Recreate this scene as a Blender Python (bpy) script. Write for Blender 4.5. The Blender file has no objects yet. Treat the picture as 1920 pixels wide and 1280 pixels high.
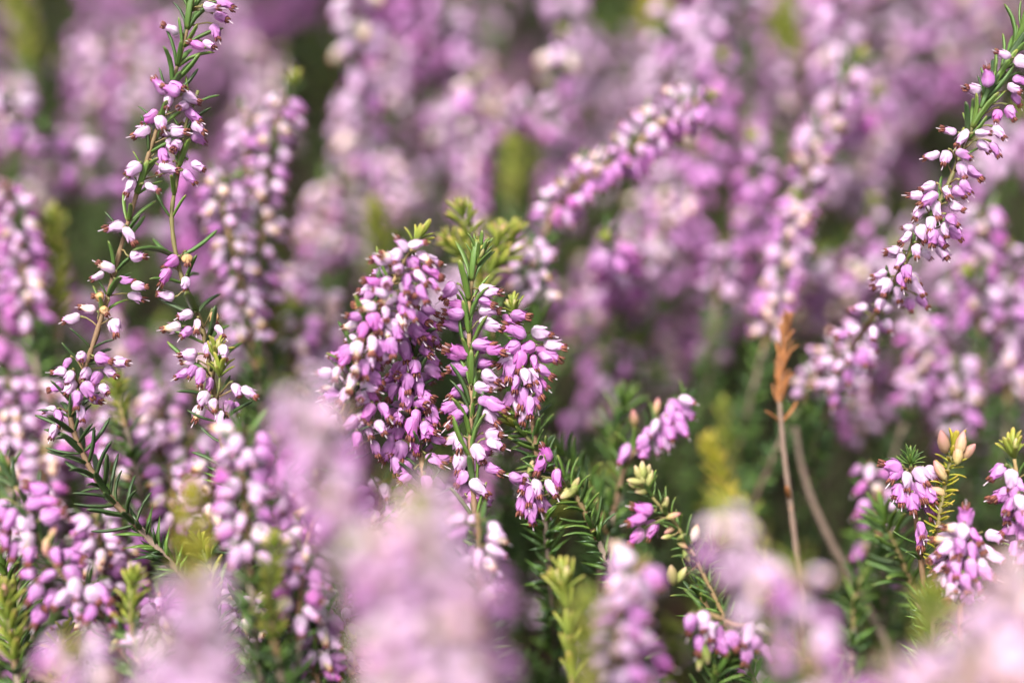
import bpy, math, random
import numpy as np
from mathutils import Vector, Matrix, Euler
random.seed(11)
S = bpy.context.scene
COL = S.collection
MM = 0.001
# ------------------------------------------------------------------ camera
PITCH = math.radians(37.0)
CAM = Vector((0.0, 0.0, 0.40))
FOCUS = 0.32
cd = bpy.data.cameras.new('camera'); cam = bpy.data.objects.new('camera', cd); COL.objects.link(cam)
cam.location = CAM; cam.rotation_euler = (math.pi/2 - PITCH, 0, 0)
cd.lens = 50; cd.sensor_width = 36; cd.clip_start = 0.01; cd.clip_end = 200
cd.dof.use_dof = True; cd.dof.focus_distance = FOCUS; cd.dof.aperture_fstop = 2.75; cd.dof.aperture_blades = 0
S.camera = cam
# ------------------------------------------------------------------ sky, sun, exposure
SUN_EL, SUN_AZ = math.radians(68), math.radians(-135)      # azimuth from +Y, clockwise positive
w = bpy.data.worlds.new('World'); S.world = w; w.use_nodes = True
nt = w.node_tree; nt.nodes.clear()
sky = nt.nodes.new('ShaderNodeTexSky'); sky.sky_type = 'NISHITA'; sky.sun_disc = False
sky.sun_elevation = SUN_EL; sky.sun_rotation = SUN_AZ; sky.dust_density = 6; sky.air_density = 1.0
hs = nt.nodes.new('ShaderNodeHueSaturation'); hs.inputs['Saturation'].default_value = 0.35
bg = nt.nodes.new('ShaderNodeBackground'); bg.inputs['Strength'].default_value = 0.10
ow = nt.nodes.new('ShaderNodeOutputWorld')
nt.links.new(sky.outputs[0], hs.inputs['Color']); nt.links.new(hs.outputs[0], bg.inputs[0]); nt.links.new(bg.outputs[0], ow.inputs[0])
sl = bpy.data.lights.new('sun', 'SUN'); sl.energy = 2.4; sl.angle = math.radians(14); sl.color = (1.0, 0.965, 0.92)
so = bpy.data.objects.new('sun', sl); COL.objects.link(so)
sd = Vector((math.sin(SUN_AZ)*math.cos(SUN_EL), math.cos(SUN_AZ)*math.cos(SUN_EL), math.sin(SUN_EL)))
so.rotation_euler = sd.to_track_quat('Z', 'Y').to_euler(); so.location = (0, 0, 3)
V = S.view_settings; V.view_transform = 'Standard'; V.look = 'None'; V.gamma = 1; V.exposure = 1.36
S.cycles.use_denoising = True
S.cycles.max_bounces = 6; S.cycles.transmission_bounces = 5; S.cycles.diffuse_bounces = 5; S.cycles.glossy_bounces = 2
S.cycles.caustics_reflective = False; S.cycles.caustics_refractive = False
# ------------------------------------------------------------------ pixel (1920 x 1280) + depth -> world
RV = Vector((1, 0, 0)); FV = Vector((0, math.cos(PITCH), -math.sin(PITCH))); UV = Vector((0, math.sin(PITCH), math.cos(PITCH)))
KP = 0.72/1920
def at(px, py, D): return CAM + FV*D + RV*((px-960)*KP*D) + UV*((640-py)*KP*D)
def proj(p):
    v = p-CAM; D = v.dot(FV)
    if D < 0.02: return None
    return 960+v.dot(RV)/(KP*D), 640-v.dot(UV)/(KP*D), D
def imdir(a, tilt=0.0):
    a = math.radians(a); t = math.radians(tilt)
    return (RV*math.cos(a)-UV*math.sin(a))*math.cos(t)-FV*math.sin(t)
rnd = random.uniform
# ------------------------------------------------------------------ materials
def base_mat(name):
    m = bpy.data.materials.new(name); m.use_nodes = True; t = m.node_tree; t.nodes.clear()
    return m, t, t.nodes.new, t.links.new
def c4(c): return (c[0], c[1], c[2], 1)
RECIPE = {}
def organic(name, stops, alt, rough=0.45, transl=0.3, altamt=0.6, bump=0.15, noise_scale=900, stretch=1.0, valvar=0.25, spec=0.4, simple=False, speck=0.3):
    """colour runs along the piece (attribute 'along'); each piece varies towards alt and in value"""
    if not simple: RECIPE[name] = (stops, alt, dict(rough=rough, transl=transl, altamt=altamt, valvar=valvar))
    m, t, N, L = base_mat(name)
    at_ = N('ShaderNodeAttribute'); at_.attribute_name = 'along'
    rp = N('ShaderNodeValToRGB'); L(at_.outputs['Fac'], rp.inputs[0])
    cr = rp.color_ramp
    cr.elements[0].position = stops[0][0]; cr.elements[0].color = c4(stops[0][1])
    cr.elements[1].position = stops[-1][0]; cr.elements[1].color = c4(stops[-1][1])
    for p, c in stops[1:-1]:
        e = cr.elements.new(p); e.color = c4(c)
    oi = N('ShaderNodeObjectInfo'); ge = N('ShaderNodeNewGeometry')
    ad = N('ShaderNodeMath'); ad.operation = 'ADD'; L(oi.outputs['Random'], ad.inputs[0]); L(ge.outputs['Random Per Island'], ad.inputs[1])
    fr = N('ShaderNodeMath'); fr.operation = 'FRACT'; L(ad.outputs[0], fr.inputs[0])
    sc = N('ShaderNodeMath'); sc.operation = 'MULTIPLY'; sc.inputs[1].default_value = altamt; L(fr.outputs[0], sc.inputs[0])
    mx = N('ShaderNodeMixRGB'); L(sc.outputs[0], mx.inputs[0]); L(rp.outputs[0], mx.inputs[1]); mx.inputs[2].default_value = c4(alt)
    m7 = N('ShaderNodeMath'); m7.operation = 'MULTIPLY'; m7.inputs[1].default_value = 7.31; L(fr.outputs[0], m7.inputs[0])
    f2 = N('ShaderNodeMath'); f2.operation = 'FRACT'; L(m7.outputs[0], f2.inputs[0])
    if simple:                                       # far pieces: same colours, no fine grain
        mr = N('ShaderNodeMapRange'); mr.inputs[3].default_value = 1-valvar; mr.inputs[4].default_value = 1+valvar*0.5; L(f2.outputs[0], mr.inputs[0])
        hv = N('ShaderNodeHueSaturation'); L(mx.outputs[0], hv.inputs['Color']); L(mr.outputs[0], hv.inputs['Value'])
        pb = N('ShaderNodeBsdfPrincipled'); L(hv.outputs[0], pb.inputs['Base Color']); pb.inputs['Roughness'].default_value = rough
        out = N('ShaderNodeOutputMaterial')
        if transl > 0:
            tr = N('ShaderNodeBsdfTranslucent'); L(hv.outputs[0], tr.inputs['Color']); ms = N('ShaderNodeMixShader'); ms.inputs[0].default_value = transl
            L(pb.outputs[0], ms.inputs[1]); L(tr.outputs[0], ms.inputs[2]); L(ms.outputs[0], out.inputs[0])
        else: L(pb.outputs[0], out.inputs[0])
        return m
    nz = N('ShaderNodeTexNoise'); nz.inputs['Scale'].default_value = noise_scale; nz.inputs['Detail'].default_value = 3
    tc = N('ShaderNodeTexCoord'); mp = N('ShaderNodeMapping'); mp.inputs['Scale'].default_value = (1, 1, stretch)
    L(tc.outputs['Object'], mp.inputs[0]); L(mp.outputs[0], nz.inputs['Vector'])
    av = N('ShaderNodeMath'); av.operation = 'ADD'; L(f2.outputs[0], av.inputs[0]); L(nz.outputs['Fac'], av.inputs[1])
    mr = N('ShaderNodeMapRange'); mr.inputs[1].default_value = 0.3; mr.inputs[2].default_value = 1.6
    mr.inputs[3].default_value = 1-valvar; mr.inputs[4].default_value = 1+valvar*0.5; L(av.outputs[0], mr.inputs[0])
    n2 = N('ShaderNodeTexNoise'); n2.inputs['Scale'].default_value = 700; n2.inputs['Detail'].default_value = 2; L(tc.outputs['Object'], n2.inputs['Vector'])
    r2 = N('ShaderNodeMapRange'); r2.inputs[1].default_value = .60; r2.inputs[2].default_value = .74; r2.inputs[4].default_value = speck; L(n2.outputs['Fac'], r2.inputs[0])
    sp_ = N('ShaderNodeMixRGB'); L(r2.outputs[0], sp_.inputs[0]); L(mx.outputs[0], sp_.inputs[1]); sp_.inputs[2].default_value = (.34, .17, .10, 1)
    hv = N('ShaderNodeHueSaturation'); L(sp_.outputs[0], hv.inputs['Color']); L(mr.outputs[0], hv.inputs['Value'])
    pb = N('ShaderNodeBsdfPrincipled'); L(hv.outputs[0], pb.inputs['Base Color']); pb.inputs['Roughness'].default_value = rough
    pb.inputs['Specular IOR Level'].default_value = spec
    bp = N('ShaderNodeBump'); bp.inputs['Strength'].default_value = bump; bp.inputs['Distance'].default_value = 0.0002
    L(nz.outputs['Fac'], bp.inputs['Height']); L(bp.outputs[0], pb.inputs['Normal'])
    out = N('ShaderNodeOutputMaterial')
    if transl > 0:
        tr = N('ShaderNodeBsdfTranslucent'); L(hv.outputs[0], tr.inputs['Color'])
        ms = N('ShaderNodeMixShader'); ms.inputs[0].default_value = transl
        L(pb.outputs[0], ms.inputs[1]); L(tr.outputs[0], ms.inputs[2]); L(ms.outputs[0], out.inputs[0])
    else: L(pb.outputs[0], out.inputs[0])
    return m
PET = dict(rough=0.48, transl=0.28, bump=0.3, noise_scale=1500, stretch=0.16, valvar=0.26, spec=0.35)
M = {
 'lilac': organic('petal_lilac', [(0,(.65,.41,.64)),(.3,(.63,.32,.62)),(.75,(.57,.24,.55)),(1,(.48,.15,.44))], (.54,.18,.52), altamt=.6, **PET),
 'pale': organic('petal_pale', [(0,(.78,.66,.76)),(.35,(.80,.63,.78)),(.8,(.72,.47,.69)),(1,(.60,.28,.54))], (.70,.40,.68), altamt=.6, **PET),
 'magenta': organic('petal_magenta', [(0,(.62,.26,.54)),(.4,(.60,.18,.53)),(1,(.50,.10,.43))], (.62,.27,.58), altamt=.5, **PET),
 'cream': organic('petal_cream', [(0,(.82,.66,.68)),(.4,(.84,.74,.68)),(.75,(.82,.66,.45)),(1,(.55,.24,.07))], (.84,.68,.72), altamt=.4, **PET),
 'dry': organic('petal_dry', [(0,(.62,.38,.2)),(.5,(.75,.46,.16)),(1,(.3,.1,.03))], (.7,.5,.35), altamt=.4, **PET),
 'anther': organic('anther_brown', [(0,(.22,.06,.05)),(.5,(.13,.03,.03)),(1,(.10,.025,.02))], (.28,.10,.05), rough=.6, transl=0, altamt=.6, valvar=.3),
 'style': organic('style_pale', [(0,(.7,.45,.6)),(.7,(.8,.66,.74)),(1,(.55,.25,.4))], (.85,.8,.82), rough=.4, transl=.3),
 'leaf': organic('leaf_green', [(0,(.20,.24,.045)),(.2,(.13,.23,.035)),(.85,(.145,.24,.04)),(1,(.30,.30,.06))], (.06,.14,.035), rough=.36, transl=.2, altamt=.8, bump=.25, valvar=.35, spec=.5),
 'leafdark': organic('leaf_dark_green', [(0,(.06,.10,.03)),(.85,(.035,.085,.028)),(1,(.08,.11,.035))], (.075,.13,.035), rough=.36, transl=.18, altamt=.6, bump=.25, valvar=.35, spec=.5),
 'lime': organic('leaf_lime', [(0,(.17,.24,.03)),(.5,(.30,.36,.05)),(.85,(.46,.44,.07)),(1,(.58,.40,.14))], (.20,.28,.05), rough=.4, transl=.35, altamt=.6, bump=.2, valvar=.25),
 'yellow': organic('leaf_yellow', [(0,(.30,.34,.03)),(.5,(.48,.44,.04)),(.9,(.60,.47,.07)),(1,(.66,.36,.16))], (.34,.36,.04), rough=.4, transl=.35, altamt=.6, bump=.2, valvar=.2),
 'rust': organic('leaf_rust', [(0,(.38,.16,.055)),(.6,(.50,.20,.06)),(1,(.40,.16,.06))], (.30,.13,.06), rough=.6, transl=.2, altamt=.7, valvar=.35),
 'peach': organic('bud_peach', [(0,(.36,.38,.08)),(.35,(.58,.42,.18)),(.75,(.66,.34,.27)),(1,(.58,.20,.22))], (.62,.34,.30), altamt=.5, **PET),
 'bud': organic('bud_green', [(0,(.16,.24,.04)),(.45,(.36,.42,.11)),(.8,(.56,.50,.22)),(1,(.64,.42,.32))], (.58,.42,.22), altamt=.5, **PET),
 'twig': organic('stem_tan', [(0,(.20,.12,.07)),(.5,(.30,.19,.10)),(1,(.28,.22,.09))], (.30,.14,.07), rough=.7, transl=0, altamt=.4, bump=.6, noise_scale=1500, stretch=.3, valvar=.45),
 'greenstem': organic('stem_green', [(0,(.20,.13,.06)),(.5,(.16,.15,.05)),(1,(.12,.16,.04))], (.24,.13,.06), rough=.6, transl=0, altamt=.4, bump=.5, noise_scale=1500, stretch=.3, valvar=.4),
 'grey': organic('stem_grey', [(0,(.12,.09,.07)),(1,(.22,.17,.13))], (.2,.12,.09), rough=.8, transl=0, altamt=.5, bump=.7, noise_scale=1200, stretch=.3, valvar=.45),
 'soil': organic('soil', [(0,(.04,.028,.018)),(1,(.05,.035,.02))], (.05,.03,.02), rough=.95, transl=0, bump=1, noise_scale=120, valvar=.6),
}
for k_ in list(M):
    st_, al_, kw_ = RECIPE[M[k_].name]; M[k_+'_s'] = organic(M[k_].name+'_far', st_, al_, simple=True, **kw_)
# ------------------------------------------------------------------ mesh builder
class MB:
    def __init__(s): s.v = []; s.f = []; s.m = []; s.a = []; s.mats = []
    def mi(s, mat):
        if mat not in s.mats: s.mats.append(mat)
        return s.mats.index(mat)
    def add(s, v, f, a, mat, X=None):
        o = len(s.v); k = s.mi(mat)
        s.v += [tuple(X @ Vector(p)) for p in v] if X is not None else [tuple(p) for p in v]
        s.f += [tuple(i+o for i in q) for q in f]; s.a += a; s.m += [k]*len(f)
    def merge(s, b, X, swap=None):
        o = len(s.v); mp = [s.mi((swap or {}).get(x, x)) for x in b.mats]
        r = [list(q) for q in X.to_3x3()]; tx, ty, tz = X.translation
        (a0,a1,a2),(b0,b1,b2),(c0,c1,c2) = r
        s.v += [(a0*x+a1*y+a2*z+tx, b0*x+b1*y+b2*z+ty, c0*x+c1*y+c2*z+tz) for x, y, z in b.v]
        s.f += [tuple(i+o for i in q) for q in b.f]; s.a += b.a; s.m += [mp[i] for i in b.m]
    def mesh(s, name, smooth=True):
        me = bpy.data.meshes.new(name); me.from_pydata(s.v, [], s.f)
        for k in s.mats: me.materials.append(M[k])
        me.polygons.foreach_set('material_index', s.m)
        at_ = me.attributes.new('along', 'FLOAT', 'POINT'); at_.data.foreach_set('value', s.a)
        me.polygons.foreach_set('use_smooth', [smooth]*len(s.f)); me.update()
        return me
def ringsurf(rings, closed=True, cap0=False, cap1=False):
    n = len(rings[0]); v = [p for r in rings for p in r]; f = []
    for i in range(len(rings)-1):
        for j in range(n if closed else n-1):
            k = (j+1) % n
            f.append((i*n+j, i*n+k, (i+1)*n+k, (i+1)*n+j))
    if cap0: f.append(tuple(reversed(range(n))))
    if cap1: f.append(tuple(range((len(rings)-1)*n, len(rings)*n)))
    return v, f
# --- bell flower: axis +Z, centre of the corolla at the origin, mm -> m
def corolla(mb, mat, seg, prof, L, R, lobes=True, inner=True):
    rings = []; al = []
    for (z, r) in prof:
        ring = []
        for j in range(seg):
            th = 2*math.pi*j/seg
            rr = r*R*(1+0.045*math.cos(4*th)*min(1, z*2))
            zz = z
            if lobes and z > .97:
                lo = math.cos(4*th); zz = z+0.05*lo; rr *= 1+0.16*lo
            ring.append((rr*math.cos(th), rr*math.sin(th), (zz-.5)*L)); al.append(z)
        rings.append(ring)
    if inner:                                        # lip turned back inside the mouth
        for z, r in ((.9, .40), (.6, .5)):
            rings.append([(r*R*math.cos(2*math.pi*j/seg), r*R*math.sin(2*math.pi*j/seg), (z-.5)*L) for j in range(seg)]); al += [1.0]*seg
    v, f = ringsurf(rings, cap0=True); mb.add(v, f, al, mat)
PROFS = [[(0,.28),(.05,.62),(.17,.92),(.34,1.0),(.54,.92),(.74,.72),(.90,.55),(1,.54)],
         [(0,.28),(.05,.66),(.18,1.0),(.36,1.08),(.56,.98),(.76,.74),(.9,.54),(1,.52)],
         [(0,.25),(.06,.55),(.18,.80),(.36,.88),(.56,.84),(.76,.70),(.90,.56),(1,.57)],
         [(0,.30),(.06,.64),(.2,.94),(.4,1.0),(.6,.96),(.78,.86),(.9,.80),(1,.98)],
         [(0,.24),(.06,.50),(.2,.74),(.4,.78),(.58,.66),(.76,.56),(.9,.50),(1,.46)]]
NS = len(PROFS)
def irregular(mb, amt, seed):                        # no two bells alike: bend, squash and dent the shape
    r = random.Random(seed); bx, by = r.uniform(-amt, amt), r.uniform(-amt, amt); sq = r.uniform(-.09, .09); ph = [r.uniform(0, 6.3) for _ in range(4)]
    out = []
    for x, y, z in mb.v:
        q = z/BL; k = 1+.05*math.sin(q*9+ph[0]+2*math.atan2(y, x))+.035*math.sin(q*17+ph[1]-3*math.atan2(y, x))
        out.append((x*(1+sq)*k+bx*q*q*BL, y*(1-sq)*k+by*q*q*BL, z))
    mb.v = out
def sepals(mb, mat, prof, L, R, rows=7, flare=1.15, length=.84, wid=.64):
    for k in range(4):
        th0 = math.pi/4+k*math.pi/2+rnd(-.1, .1); fl = flare*rnd(.5, 1.5); ln = length*rnd(.9, 1.1)
        v = []; al = []
        for i in range(rows):
            t = i/(rows-1); z = t*ln
            r = 0
            for (z0, r0), (z1, r1) in zip(prof, prof[1:]):
                if z0 <= z <= z1: r = r0+(r1-r0)*(z-z0)/(z1-z0)
            r = (r*1.06+.05)*R+fl*R*max(0, t-.5)**1.7
            hw = wid*R*(math.sin(math.pi*(.2+.62*t))**.8)*(1 if t < .6 else max(.06, ((1-t)/.4)**.75))
            for q in (-1, 0, 1):
                th = th0+q*hw/max(r, .3*R)
                rq = r*(1.0 if q == 0 else 1.045)
                v.append((rq*math.cos(th), rq*math.sin(th), (z-.5)*L-.05*MM)); al.append(t*.8)
        f = []
        for i in range(rows-1):
            for q in (0, 1): f.append((i*3+q, i*3+q+1, (i+1)*3+q+1, (i+1)*3+q))
        mb.add(v, f, al, mat)
def tube(mb, pts, rad, mat, seg=6, a0=0.0, a1=1.0, cap=True):
    n = len(pts); rings = []; al = []
    u = None
    for i, p in enumerate(pts):
        p = Vector(p); d = (Vector(pts[min(i+1, n-1)])-Vector(pts[max(i-1, 0)])).normalized()
        if u is None: u = d.orthogonal().normalized()
        u = (u-d*u.dot(d)).normalized(); b = d.cross(u)
        r = rad[i] if isinstance(rad, (list, tuple)) else rad
        rings.append([p+(u*math.cos(2*math.pi*j/seg)+b*math.sin(2*math.pi*j/seg))*r for j in range(seg)])
        al += [a0+(a1-a0)*i/(n-1)]*seg
    v, f = ringsurf(rings, cap0=cap, cap1=cap); mb.add(v, f, al, mat)
def anthers_mb(L, R):
    mb = MB()
    for k in range(8):
        th = 2*math.pi*k/8+rnd(-.15, .15); r0 = .42*R; sp = rnd(.36, .66)*R; z1 = rnd(.75, 1.35)*MM
        p0 = Vector((r0*math.cos(th), r0*math.sin(th), .36*L)); p1 = Vector((sp*math.cos(th), sp*math.sin(th), .5*L+.15*MM))
        p2 = Vector((sp*1.1*math.cos(th), sp*1.1*math.sin(th), .5*L+z1))
        tube(mb, [p0, p1, p2], [.11*MM, .30*MM, .19*MM], 'anther', 4)
    return mb
def style_mb(L):
    mb = MB(); ln = rnd(1.6, 2.6)*MM; bx, by = rnd(-.35, .35)*MM, rnd(-.35, .35)*MM
    tube(mb, [(0, 0, .3*L), (bx*.3, by*.3, .5*L+ln*.4), (bx, by, .5*L+ln*.93), (bx*1.1, by*1.1, .5*L+ln)], [.15*MM, .14*MM, .13*MM, .19*MM], 'style', 5)
    return mb
BL = 5.0*MM; BR = 1.52*MM
HERO = {}; MID = {}; LOW = {}
def make_flowers():
    for mat in ('lilac', 'pale', 'magenta', 'cream', 'dry'):
        for s in range(NS):
            L = BL*(.62 if mat == 'dry' else (1.0, .92, 1.04, .88, .96)[s])
            mb = MB(); corolla(mb, mat, 16, PROFS[s], L, BR)
            cb = MB(); sm = {'cream': 'pale', 'dry': 'dry', 'lilac': 'lilac', 'pale': 'pale', 'magenta': 'magenta'}[mat]
            sepals(cb, sm, PROFS[s], L, BR)
            irregular(mb, .35, s*7); irregular(cb, .35, s*7)
            HERO[mat, s] = [mb.mesh('flower'), cb.mesh('calyx'), anthers_mb(L, BR).mesh('anthers'), style_mb(L).mesh('style')]
            md = MB(); corolla(md, mat, 8, PROFS[s][::1][0:1]+PROFS[s][1:4]+PROFS[s][5:], L, BR, inner=False)
            sepals(md, sm, PROFS[s], L, BR, rows=4, wid=.7)
            tube(md, [(0, 0, .40*L), (0, 0, .5*L+.3*MM), (0, 0, .5*L+.8*MM)], [.5*MM, .62*MM, .45*MM], 'anther', 6)
            tube(md, [(0, 0, .5*L), (.1*MM, 0, .5*L+2*MM)], .14*MM, 'style', 3)
            MID[mat, s] = md
            lo = MB(); corolla(lo, mat+'_s', 6, [(0, .25), (.2, .95), (.6, 1.0), (1, .55)], L, BR*1.05, lobes=False, inner=False)
            tube(lo, [(0, 0, .42*L), (0, 0, .5*L+.9*MM)], .52*MM, 'anther_s', 3, cap=True)
            LOW[mat, s] = lo
    for k, b in list(MID.items()): MID[k] = (b, b.mesh('flower'))
make_flowers()
# --- needle leaf: from the origin along +Z, upper face towards +Y, unit length 1
def leaf_mb(mat, W=.15, T=.07, bend=.12, rows=((0,.5),(.1,.85),(.35,1),(.65,1),(.9,.82),(1,.34)), six=True):
    mb = MB(); rings = []; al = []
    for t, wf in rows:
        yo = -bend*t*t+bend*.6*t; w_, th = W*.5*wf, T*wf
        sec = ((-1, 0), (-.55, .6), (.55, .6), (1, 0), (.35, -.5), (0, -.25), (-.35, -.5)) if six else ((-1, 0), (0, .7), (1, 0), (0, -.6))
        rings.append([(x*w_, yo+y*th, t) for x, y in sec]); al += [t]*len(sec)
    v, f = ringsurf(rings, cap0=True, cap1=True); mb.add(v, f, al, mat); return mb
def leaf_low(mat, W, T):
    mb = MB(); mb.add([(-W/4, 0, 0), (W/4, 0, 0), (0, T*.6, 0), (-W/2, 0, .45), (W/2, 0, .45), (0, T, .45), (0, -.03, 1)],
        [(0, 1, 4, 3), (1, 2, 5, 4), (2, 0, 3, 5), (3, 4, 6), (4, 5, 6), (5, 3, 6)], [0, 0, 0, .45, .45, .45, 1], mat); return mb
LEAF = {}; LEAFLOW = {}
for mat in ('leaf', 'leafdark', 'lime', 'yellow', 'rust'):
    fat = {'lime': 1.5, 'yellow': 1.5, 'rust': 1.2}.get(mat, 1.0)
    LEAF[mat] = [leaf_mb(mat, W=.17*fat, T=.075*fat, bend=b).mesh('leaf') for b in (-.22, .1, .26, .45)]
    LEAFLOW[mat] = leaf_low(mat+'_s', .17*fat, .10*fat)
# --- bud: closed ovoid of overlapping sepals, base at the origin, unit length
def bud_mb(mat, R=.21):
    mb = MB(); pr = [(0, .25), (.12, .7), (.35, 1.0), (.6, .95), (.82, .62), (.95, .28), (1, .06)]
    rings = []; al = []
    for z, r in pr:
        rings.append([(R*r*(1+.10*math.cos(4*2*math.pi*j/12))*math.cos(2*math.pi*j/12+z*.5), R*r*(1+.10*math.cos(4*2*math.pi*j/12))*math.sin(2*math.pi*j/12+z*.5), z) for j in range(12)]); al += [z]*12
    v, f = ringsurf(rings, cap0=True, cap1=True); mb.add(v, f, al, mat)
    for k in range(4):
        th = k*math.pi/2+.4; vv = []; aa = []
        for t, hw in ((0, .5), (.3, .8), (.6, .5), (.78, .05)):
            r = 1.07*R*np.interp(t, [q[0] for q in pr], [q[1] for q in pr])
            for q in (-1, 1): vv.append((r*math.cos(th+q*hw*.7), r*math.sin(th+q*hw*.7), t)); aa.append(t*.7)
        mb.add(vv, [(0, 1, 3, 2), (2, 3, 5, 4), (4, 5, 7, 6)], aa, mat)
    return mb
BUD = {m_: bud_mb(m_).mesh('bud') for m_ in ('peach', 'bud', 'magenta', 'cream')}
# ------------------------------------------------------------------ object helpers
def link(name, me, parent, Mx=None):
    o = bpy.data.objects.new(name, me); COL.objects.link(o)
    if parent is not None: o.parent = parent
    if Mx is not None: o.matrix_local = Mx
    return o
def frame(d, up):
    z = d.normalized(); y = up-z*up.dot(z)
    if y.length < 1e-4: y = z.orthogonal()
    y.normalize(); x = y.cross(z)
    return Matrix((x, y, z)).transposed().to_4x4()
def mtx(p, d, up, s=1.0, roll=0.0):
    return Matrix.Translation(p) @ frame(d, up) @ Matrix.Rotation(roll, 4, 'Z') @ Matrix.Scale(s, 4)
def catmull(P, per=8):
    P = [P[0]*2-P[1]]+P+[P[-1]*2-P[-2]]; out = []
    for i in range(1, len(P)-2):
        for k in range(per):
            t = k/per; a, b, c, d = P[i-1:i+3]
            out.append(.5*((2*b)+(c-a)*t+(2*a-5*b+4*c-d)*t*t+(3*b-a-3*c+d)*t**3))
    out.append(P[-2]); return out
def setp(o, label, cat, group=None, kind=None):
    if label: o['label'] = label
    if cat: o['category'] = cat
    if group: o['group'] = group
    if kind: o['kind'] = kind
class Bulk:
    """many transformed copies of a few small meshes, gathered with numpy into one mesh"""
    def __init__(s): s.v = []; s.a = []; s.l = []; s.n = []; s.m = []; s.mats = []; s.o = 0; s.c = {}
    def merge(s, b, X):
        if id(b) not in s.c:
            mp = []
            for k in b.mats:
                if k not in s.mats: s.mats.append(k)
                mp.append(s.mats.index(k))
            s.c[id(b)] = (np.array(b.v, 'f'), np.array(b.a, 'f'), np.array([i for f in b.f for i in f], 'i'), np.array([len(f) for f in b.f], 'i'), np.array([mp[i] for i in b.m], 'i'))
        v, a, l, n, m = s.c[id(b)]; A = np.array(X, 'f')
        s.v.append(v @ A[:3, :3].T+A[:3, 3]); s.a.append(a); s.l.append(l+s.o); s.n.append(n); s.m.append(m); s.o += len(v)
    def mesh(s, name):
        v = np.concatenate(s.v); l = np.concatenate(s.l); n = np.concatenate(s.n); me = bpy.data.meshes.new(name)
        me.vertices.add(len(v)); me.vertices.foreach_set('co', v.ravel()); me.loops.add(len(l)); me.loops.foreach_set('vertex_index', l)
        me.polygons.add(len(n)); me.polygons.foreach_set('loop_start', np.concatenate([[0], np.cumsum(n)[:-1]]).astype('i'))
        for k in s.mats: me.materials.append(M[k])
        me.polygons.foreach_set('material_index', np.concatenate(s.m)); me.polygons.foreach_set('use_smooth', np.ones(len(n), bool))
        me.attributes.new('along', 'FLOAT', 'POINT').data.foreach_set('value', np.concatenate(s.a)); me.update(); me.validate()
        s.tris = len(l)-2*len(n); return me
class Path:
    def __init__(s, pts):
        s.p = pts; s.l = [0]
        for a, b in zip(pts, pts[1:]): s.l.append(s.l[-1]+(b-a).length)
        s.L = s.l[-1]
    def ev(s, t):
        x = max(0, min(1, t))*s.L
        for i in range(len(s.p)-1):
            if s.l[i+1] >= x or i == len(s.p)-2:
                u = (x-s.l[i])/max(1e-9, s.l[i+1]-s.l[i])
                return s.p[i].lerp(s.p[i+1], u), (s.p[i+1]-s.p[i]).normalized()
    def nearest(s, q):
        b = min(range(len(s.p)), key=lambda i: (s.p[i]-q).length_squared)
        return s.l[b]/s.L
DOWN = Vector((0, 0, -1))
def pick(mix):
    r = random.random()*sum(x for _, x in mix)
    for k, x in mix:
        r -= x
        if r <= 0: return k
    return mix[-1][0]
LIL = (('lilac', 6), ('pale', 3), ('magenta', .6), ('cream', .3))
PALE = (('pale', 6), ('lilac', 3), ('cream', 1))
PINK = (('lilac', 5), ('magenta', 3), ('pale', 2))
CREAM = (('cream', 3), ('pale', 5), ('lilac', 3), ('magenta', 1))
NF = [0]
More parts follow.
